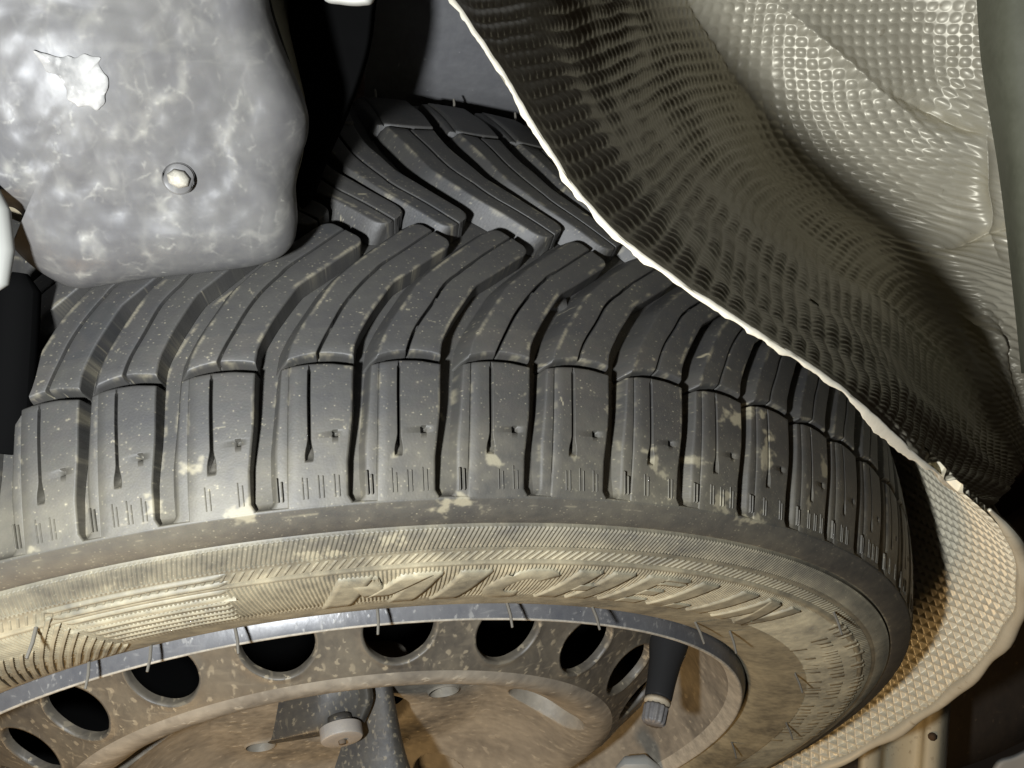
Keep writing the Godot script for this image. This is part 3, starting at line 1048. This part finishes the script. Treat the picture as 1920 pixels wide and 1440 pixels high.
func build_surroundings() -> void:
	var black := dirt_mat(51, Color(0.012, 0.012, 0.012), Color(0.12, 0.11, 0.09), 0.12, 0.2, 0.7, 0.2)
	# --- underside of the car above the wheel
	var pan_m := dirt_mat(53, Color(0.07, 0.07, 0.074), Color(0.25, 0.25, 0.24), 0.14, 0.15, 0.42, 0.16)
	var a := Acc.new()
	var P := PackedVector3Array()
	var zs := [[0.75, 0.116], [0.5, 0.117], [0.40, 0.119], [0.35, 0.120], [0.32, 0.119], [0.30, 0.1165], [0.287, 0.1135], [0.277, 0.1125], [0.268, 0.114], [0.260, 0.119], [0.25, 0.128], [0.235, 0.138]]
	for e in zs:
		for k in 41:
			P.append(Vector3(lerpf(-0.6, 0.098, k / 40.0), e[1] + 0.002 * sin(k * 0.9), e[0] + 0.006 * sin(k * 0.7)))
	a.grid(P, PackedVector2Array(), 41, zs.size(), true)
	var pan := commit("floor_pan", a, pan_m)
	tag(pan, "dark grey underbody panel behind the top of the tyre tread", "car underbody")

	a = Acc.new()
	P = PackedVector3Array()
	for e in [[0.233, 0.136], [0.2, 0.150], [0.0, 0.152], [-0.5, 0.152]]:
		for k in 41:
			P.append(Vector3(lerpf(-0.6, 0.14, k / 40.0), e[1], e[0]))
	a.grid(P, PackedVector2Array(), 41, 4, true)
	var well := commit("wheel_well", a, plain(Color(0.004, 0.004, 0.004), 0.9))  # near black colour stands in for the shade inside the recess
	tag(well, "underbody recess above the spare wheel, its shade painted in black, seen through the rim holes", "wheel well")

	# --- dirty pressed bracket, top left
	var o := thing("bracket", "grey mud crusted metal bracket with rounded lower corner in front of tread", "bracket")
	var bm := dirt_mat(61, Color(0.052, 0.051, 0.054), Color(0.30, 0.29, 0.25), 0.13, 0.06, 0.36, 0.15, 0.0, 0.0, 0.5, 0.38)
	bm.metallic_specular = 0.28
	var ol := [Vector2(490, -140), Vector2(500, -50), Vector2(506, 10), Vector2(524, 70), Vector2(553, 140), Vector2(577, 208), Vector2(577, 255), Vector2(562, 302), Vector2(555, 350), Vector2(558, 415), Vector2(546, 462), Vector2(508, 490), Vector2(430, 506), Vector2(300, 520), Vector2(205, 534), Vector2(150, 541), Vector2(105, 527), Vector2(62, 500), Vector2(30, 470), Vector2(24, 456), Vector2(60, 452), Vector2(52, 420), Vector2(30, 392), Vector2(-10, 380), Vector2(-120, 330), Vector2(-160, 150), Vector2(-160, -100), Vector2(0, -180), Vector2(300, -190)]
	a = Acc.new()
	pressing(a, ol, 150, 150, 0.2316, Vector2(0.000034, 0.000044), 0.2, 0.020, 0.005, 62, 48)
	commit("face", a, bm, o)
	var fl := placed([[[500, -60, 0.268], [545, -60, 0.31], [583, -60, 0.335]], [[510, 10, 0.268], [548, 10, 0.31], [583, 10, 0.335]], [[545, 120, 0.268], [566, 120, 0.31], [584, 120, 0.335]], [[572, 205, 0.268], [577, 205, 0.31], [582, 205, 0.335]], [[568, 280, 0.268], [571, 280, 0.31], [572, 285, 0.335]], [[552, 350, 0.268], [556, 350, 0.31], [556, 350, 0.335]], [[548, 440, 0.268], [548, 440, 0.31], [548, 440, 0.335]]])
	a = Acc.new()
	sheet(a, fl, 30, 8)
	commit("side_wall", a, dirt_mat(64, Color(0.10, 0.095, 0.07), Color(0.3, 0.28, 0.2), 0.25, 0.2, 0.6, 0.1), o)
	# bolt in its dimple
	var bc := at(335, 335, 0.2435)
	var toward := (cam_pos - bc).normalized()
	a = Acc.new()
	tube_into(a, [bc - toward * 0.004, bc + toward * 0.0002, bc + toward * 0.0007, bc - toward * 0.0004], [0.0043, 0.0042, 0.0038, 0.0032], 28, false)
	var dm := commit("washer", a, bm, o)
	tube("bolt", o, dirt_mat(66, Color(0.14, 0.13, 0.11), Color(0.36, 0.34, 0.28), 0.6, 0.4, 0.6, 0.02), [bc - toward * 0.003, bc + toward * 0.001, bc + toward * 0.0022, bc + toward * 0.0027], [0.0030, 0.0031, 0.0024, 0.0009], 7, true, 0.8)
	# the white crust splashed on the face
	var chalk := dirt_mat(69, Color(0.05, 0.05, 0.05), Color(0.35, 0.345, 0.325), 0.6, 0.3, 0.9, 0.06, 0.0, 0.3, 2.0)
	var cr := []
	for e in [[-88, -52], [-74, -50], [-60, -46], [-40, -40], [-20, -44], [-6, -40], [8, -48], [22, -44], [36, -44], [38, -28], [44, -12], [50, -2], [54, 12], [48, 26], [50, 42], [38, 48], [28, 58], [14, 50], [0, 52], [-10, 42], [-22, 38], [-28, 20], [-34, 6], [-46, -8], [-60, -18], [-74, -34]]:
		cr.append(Vector2(150 + e[0] + rng.randf_range(-3, 3), 150 + e[1] + rng.randf_range(-3, 3)))
	a = Acc.new()
	pressing(a, cr, 150, 150, 0.2259, Vector2(0.000034, 0.000044), 0.6, 0.0015, 0.0001, 70, 14)
	commit("chalky_crust", a, chalk, o)
	# inner web seen through the notch
	a = Acc.new()
	sheet(a, placed([[[-60, 360, 0.31], [90, 360, 0.31]], [[-60, 620, 0.32], [90, 620, 0.32]]]), 4, 4)
	commit("inner_web", a, dirt_mat(67, Color(0.12, 0.10, 0.06), Color(0.35, 0.30, 0.2), 0.3, 0.3, 0.7, 0.1), o)

	a = Acc.new()
	tube_into(a, [at(-40, 330, 0.232), at(-8, 400, 0.232), at(0, 470, 0.232), at(-8, 530, 0.232), at(-14, 546, 0.232)], [0.003, 0.0036, 0.0034, 0.003, 0.001], 14)
	tag(commit("pale_bar", a, plain(Color(0.22, 0.22, 0.20), 0.6)), "pale grey metal bar at the left edge beside the bracket", "bar")
	var shade_acc := Acc.new()  # added black tube that stands in for a cast shadow on the tread
	tube_into(shade_acc, [at(38, 512, 0.262), at(34, 545, 0.262), at(28, 640, 0.262), at(20, 760, 0.264), at(12, 838, 0.266), at(10, 848, 0.266)], [0.0020, 0.0060, 0.0062, 0.0064, 0.0062, 0.004], 24)
	tag(commit("shadow_block", shade_acc, plain(Color(0.003, 0.003, 0.003), 0.95)), "black block added in place of a cast shadow below the bracket at the left edge", "shadow block")
	# arm behind the bracket, the shade on it painted in as black
	o = thing("support_arm", "support arm between grey bracket and tyre, its shadow painted in black", "arm")
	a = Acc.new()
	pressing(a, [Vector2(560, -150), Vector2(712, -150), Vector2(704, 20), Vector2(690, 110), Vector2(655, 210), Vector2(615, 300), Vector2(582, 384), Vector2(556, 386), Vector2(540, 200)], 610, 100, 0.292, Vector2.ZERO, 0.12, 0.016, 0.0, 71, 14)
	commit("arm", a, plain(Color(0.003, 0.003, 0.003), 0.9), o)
	tube("hook", o, plain(Color(0.02, 0.012, 0.01), 0.7), [at(610, 128, 0.312), at(640, 122, 0.31), at(664, 140, 0.31), at(664, 165, 0.31), at(640, 178, 0.311), at(622, 176, 0.313)], [0.003, 0.004, 0.0042, 0.0042, 0.004, 0.003], 12)
	a = Acc.new()
	pressing(a, [Vector2(590, -60), Vector2(710, -60), Vector2(702, 0), Vector2(680, 11), Vector2(640, 9), Vector2(606, -2)], 650, -30, 0.25, Vector2.ZERO, 0.3, 0.008, 0.002, 72, 12)
	tag(commit("white_clip", a, plain(Color(0.34, 0.34, 0.31), 0.6)), "pale rounded clip poking in at the top beside the bracket", "clip")

	build_shield()
	build_hub_carrier()

	# --- things beyond the shield, lower right
	o = thing("strut", "rusty cream painted steel strut standing below the heat shield", "strut")
	var cream := dirt_mat(81, Color(0.62, 0.55, 0.38), Color(0.2, 0.14, 0.08), 0.08, 0.3, 0.5, 0.14, 0.0, 0.22)
	a = Acc.new()
	sheet(a, placed([[[1622, 1250, 0.78], [1626, 1250, 0.76], [1640, 1250, 0.755], [1660, 1250, 0.758], [1668, 1250, 0.772], [1682, 1250, 0.775], [1720, 1250, 0.775], [1738, 1250, 0.77], [1746, 1250, 0.757], [1772, 1250, 0.755], [1786, 1250, 0.77], [1788, 1250, 0.80]], [[1602, 1520, 0.78], [1606, 1520, 0.76], [1622, 1520, 0.755], [1642, 1520, 0.758], [1650, 1520, 0.772], [1664, 1520, 0.775], [1700, 1520, 0.775], [1716, 1520, 0.77], [1726, 1520, 0.757], [1752, 1520, 0.755], [1766, 1520, 0.77], [1768, 1520, 0.80]]]), 4, 60)
	commit("channel", a, cream, o)
	for e in [[1752, 1320, 0.0045], [1748, 1380, 0.004], [1690, 1290, 0.003]]:
		tube("rust_spot", o, plain(Color(0.10, 0.06, 0.03), 0.9), [at(e[0], e[1], 0.7555), at(e[0], e[1], 0.7525)], [e[2], e[2] * 0.6], 9)
	a = Acc.new()
	pressing(a, [Vector2(1560, 1060), Vector2(1800, 1010), Vector2(2050, 920), Vector2(2050, 1330), Vector2(1930, 1385), Vector2(1800, 1440), Vector2(1560, 1500)], 1840, 1180, 0.98, Vector2.ZERO, 0.2, 0.05, 0.0, 82, 12)
	tag(commit("cross_beam", a, dirt_mat(83, Color(0.02, 0.02, 0.02), Color(0.16, 0.12, 0.08), 0.2, 0.2, 0.6, 0.3)), "dark steel cross beam behind the cream strut, lower right", "beam")
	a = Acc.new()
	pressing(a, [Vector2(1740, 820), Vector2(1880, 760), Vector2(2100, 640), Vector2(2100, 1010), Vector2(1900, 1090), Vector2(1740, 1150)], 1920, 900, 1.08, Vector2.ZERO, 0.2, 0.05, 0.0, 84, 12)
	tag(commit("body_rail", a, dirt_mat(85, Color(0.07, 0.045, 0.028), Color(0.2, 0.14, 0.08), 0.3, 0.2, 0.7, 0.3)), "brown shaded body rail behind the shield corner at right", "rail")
	a = Acc.new()
	pressing(a, [Vector2(1862, 1436), Vector2(1900, 1415), Vector2(1960, 1400), Vector2(1980, 1500), Vector2(1850, 1520)], 1920, 1460, 0.9, Vector2.ZERO, 0.2, 0.02, 0.0, 86, 10)
	tag(commit("pale_plate", a, plain(Color(0.6, 0.6, 0.56), 0.5)), "pale plate corner in the bottom right corner", "plate")
	o = null
	a = Acc.new()
	sheet(a, placed([[[1828, -60, 0.50], [1880, -60, 0.47], [1990, -60, 0.46]], [[1840, 120, 0.50], [1888, 120, 0.475], [1990, 120, 0.46]], [[1872, 320, 0.51], [1905, 320, 0.485], [1990, 320, 0.47]], [[1896, 520, 0.52], [1920, 520, 0.5], [1990, 520, 0.48]], [[1915, 700, 0.54], [1935, 700, 0.52], [1990, 700, 0.50]]]), 40, 14)
	tag(commit("side_flange", a, dirt_mat(87, Color(0.13, 0.13, 0.085), Color(0.3, 0.3, 0.22), 0.3, 0.1, 0.6, 0.2)), "smooth olive grey metal flange along the right edge beside the heat shield", "flange")

func build_shield() -> void:
	var o := thing("heat_shield", "crumpled silver embossed heat shield wrapped round the right of the tyre", "heat shield")
	var foil := dirt_mat(91, Color(0.70, 0.655, 0.51), Color(0.32, 0.26, 0.16), 0.20, 0.15, 0.38, 0.2, 0.15, 0.0, 0.3)
	var rows := placed([
		[[800, -90, 0.290], [1000, -110, 0.389], [1140, -120, 0.495], [1280, -120, 0.555], [1480, -120, 0.560], [1680, -130, 0.555], [1880, -140, 0.530]],
		[[850, 0, 0.275], [1050, -10, 0.386], [1180, -20, 0.499], [1320, -30, 0.562], [1500, -40, 0.565], [1690, -50, 0.560], [1880, -60, 0.535]],
		[[928, 115, 0.262], [1100, 90, 0.383], [1230, 70, 0.502], [1350, 50, 0.569], [1530, 30, 0.570], [1710, 10, 0.565], [1890, 0, 0.540]],
		[[1010, 250, 0.250], [1160, 210, 0.375], [1280, 180, 0.505], [1390, 150, 0.575], [1560, 120, 0.575], [1740, 90, 0.570], [1900, 60, 0.545]],
		[[1110, 395, 0.240], [1240, 340, 0.365], [1350, 300, 0.505], [1450, 265, 0.580], [1600, 220, 0.580], [1770, 170, 0.575], [1910, 130, 0.550]],
		[[1240, 505, 0.240], [1360, 450, 0.365], [1450, 410, 0.505], [1540, 365, 0.585], [1670, 310, 0.585], [1800, 260, 0.570], [1925, 220, 0.555]],
		[[1390, 605, 0.250], [1480, 550, 0.375], [1560, 505, 0.510], [1640, 455, 0.585], [1740, 400, 0.585], [1840, 350, 0.580], [1935, 310, 0.560]],
		[[1510, 680, 0.265], [1580, 625, 0.384], [1650, 580, 0.513], [1715, 530, 0.579], [1790, 480, 0.570], [1870, 430, 0.575], [1945, 400, 0.565]],
		[[1610, 755, 0.285], [1665, 705, 0.391], [1720, 655, 0.514], [1775, 605, 0.572], [1840, 555, 0.565], [1900, 520, 0.570], [1955, 490, 0.565]],
		[[1690, 830, 0.310], [1735, 780, 0.402], [1780, 730, 0.512], [1825, 690, 0.559], [1875, 645, 0.555], [1920, 605, 0.560], [1960, 580, 0.560]],
		[[1760, 890, 0.335], [1790, 850, 0.413], [1825, 805, 0.512], [1860, 770, 0.552], [1900, 730, 0.550], [1935, 690, 0.555], [1965, 660, 0.555]],
		[[1815, 925, 0.365], [1838, 895, 0.429], [1860, 860, 0.510], [1885, 825, 0.544], [1915, 790, 0.545], [1945, 755, 0.550], [1970, 730, 0.550]],
		[[1862, 948, 0.400], [1874, 930, 0.445], [1890, 905, 0.514], [1908, 885, 0.541], [1930, 860, 0.540], [1955, 830, 0.545], [1975, 800, 0.545]]])
	var a := Acc.new()
	embossed(a, rows, 620, 500, 0.0070, 0.0070, 0.0012, 0.006, 92, false, [[0.30, 0.72, 0.46, 0.93, 0.03, -0.011], [0.12, 0.60, 0.40, 0.78, 0.03, 0.007], [0.40, 0.90, 0.62, 0.80, 0.03, 0.009], [0.55, 0.60, 0.60, 0.98, 0.025, -0.010], [0.66, 0.55, 0.78, 0.72, 0.03, 0.010], [0.05, 0.45, 0.3, 0.52, 0.03, -0.006], [0.72, 0.70, 0.95, 0.75, 0.03, -0.008], [0.5, 0.3, 0.8, 0.42, 0.04, 0.006]])
	commit("sheet", a, foil, o)
	# cut edge showing the pale core
	var core := dirt_mat(95, Color(0.62, 0.58, 0.47), Color(0.3, 0.26, 0.18), 0.15, 0.1, 0.8, 0.05)
	a = Acc.new()
	var P := PackedVector3Array()
	var nz := noise(96, 0.9, 3)
	var N := 240
	for i in N:
		var u := float(i) / (N - 1)
		var p := lattice(rows, u, 0.0)
		var q := lattice(rows, u, 0.05)
		var d := (lattice(rows, minf(1.0, u + 0.01), 0.0) - lattice(rows, maxf(0.0, u - 0.01), 0.0)).normalized()
		var view := (cam_pos - p).normalized()
		var s := d.cross(view).normalized()
		if s.x > 0.0:
			s = -s
		var w := maxf(0.0002, 0.0006 + 0.0006 * nz.get_noise_1d(u * 42.0))
		p += s * 0.0005 * nz.get_noise_1d(u * 22.0 + 50.0)
		w += 0.0015 * smoothstep(0.655, 0.70, u) * (1.0 - smoothstep(0.72, 0.83, u)) + 0.0016 * smoothstep(0.93, 1.0, u)
		P.append(p - s * 0.0006 - view * 0.0008)
		P.append(p + s * 0.0 + view * 0.0002)
		P.append(p + s * w * 1.4 + view * 0.0001)
		P.append(p + s * w * 1.6 - view * 0.0012)
	a.grid(P, PackedVector2Array(), 4, N)
	commit("cut_edge", a, core, o)
	# lower band round the tyre
	var lower := []
	for k in 17:
		var g := lerpf(40.0, 130.0, k / 16.0)
		var r := lerpf(0.337, 0.352, clampf((g - 45.0) / 60.0, 0.0, 1.0))
		var h := -0.093
		lower.append([cyl(g, r + 0.002, h - 0.001), cyl(g, r - 0.001, h + 0.004), cyl(g, r - 0.004, h + 0.016), cyl(g, r - 0.009, h + 0.035), cyl(g, r - 0.013, h + 0.055), cyl(g, r - 0.0155, h + 0.08), cyl(g, r - 0.0165, h + 0.11)])
	a = Acc.new()
	embossed(a, lower, 760, 260, 0.0066, 0.0066, -0.0030, 0.0, 97, true, [], true)
	commit("lower_band", a, foil, o)
	var hp := []
	var hr := []
	for k in 60:
		var g := lerpf(44.0, 130.0, k / 59.0)
		var r := lerpf(0.337, 0.352, clampf((g - 45.0) / 60.0, 0.0, 1.0))
		hp.append(cyl(g, r + 0.0035, -0.0935 + 0.0006 * sin(k * 1.1)))
		hr.append((0.0035 + 0.0006 * sin(k * 0.7)) * (0.25 + 0.75 * smoothstep(0.0, 7.0, k)))
	tube("hem", o, foil, hp, hr, 12)
	# torn tip at the corner
	a = Acc.new()
	sheet(a, placed([[[1848, 940, 0.40], [1864, 946, 0.398], [1868, 962, 0.40]], [[1862, 990, 0.40], [1880, 980, 0.392], [1890, 990, 0.392]], [[1892, 1046, 0.405], [1902, 1040, 0.402], [1907, 1043, 0.402]]]), 16, 8)
	commit("torn_tip", a, core, o)

func build_hub_carrier() -> void:
	var o := thing("wheel_carrier", "folded dark metal carrier holding the spare wheel at its hub", "carrier")
	var m := dirt_mat(101, Color(0.018, 0.02, 0.024), Color(0.28, 0.24, 0.16), 0.14, 0.4, 0.5, 0.09, 0.0, 0.2)
	var a := Acc.new()
	sheet(a, placed([[[528, 1285, 0.47], [600, 1262, 0.462], [680, 1250, 0.466]], [[520, 1330, 0.468], [600, 1312, 0.459], [682, 1300, 0.464]], [[510, 1382, 0.467], [590, 1366, 0.458], [672, 1352, 0.463]], [[502, 1392, 0.470], [590, 1376, 0.462], [672, 1362, 0.466]], [[510, 1395, 0.480], [592, 1382, 0.474], [672, 1368, 0.476]]]), 24, 20)
	commit("plate", a, m, o)
	a = Acc.new()
	sheet(a, placed([[[676, 1262, 0.474], [700, 1258, 0.472], [728, 1262, 0.474], [732, 1262, 0.49]], [[640, 1400, 0.472], [700, 1390, 0.468], [752, 1400, 0.470], [757, 1400, 0.49]], [[606, 1500, 0.468], [700, 1500, 0.462], [785, 1500, 0.466], [790, 1500, 0.49]]]), 20, 12)
	commit("strap", a, m, o)
	a = Acc.new()
	sheet(a, placed([[[668, 1270, 0.462], [682, 1270, 0.460], [694, 1275, 0.464]], [[672, 1310, 0.462], [690, 1312, 0.460], [700, 1312, 0.464]], [[664, 1350, 0.462], [676, 1352, 0.460], [684, 1355, 0.464]]]), 12, 8)
	commit("tab", a, m, o)
	var bc := at(640, 1374, 0.455)
	var ax := Vector3(0.06, -1.0, 0.03).normalized()
	var pale := dirt_mat(103, Color(0.26, 0.25, 0.24), Color(0.42, 0.37, 0.29), 0.4, 0.2, 0.5, 0.04)
	var b := tube("bolt", o, pale, [bc - ax * 0.0032, bc - ax * 0.0028, bc + ax * 0.0028, bc + ax * 0.0036, bc + ax * 0.0037], [0.0098, 0.0104, 0.0104, 0.0097, 0.005], 36)
	tube("stem", o, m, [bc - ax * 0.008, bc - ax * 0.003], [0.006, 0.006], 16)
	var tip := bc + ax * 0.0037
	tube("slot", b, plain(Color(0.12, 0.09, 0.06), 0.8), [tip - ax * 0.001, tip + ax * 0.0018], [0.0022, 0.0019], 6)
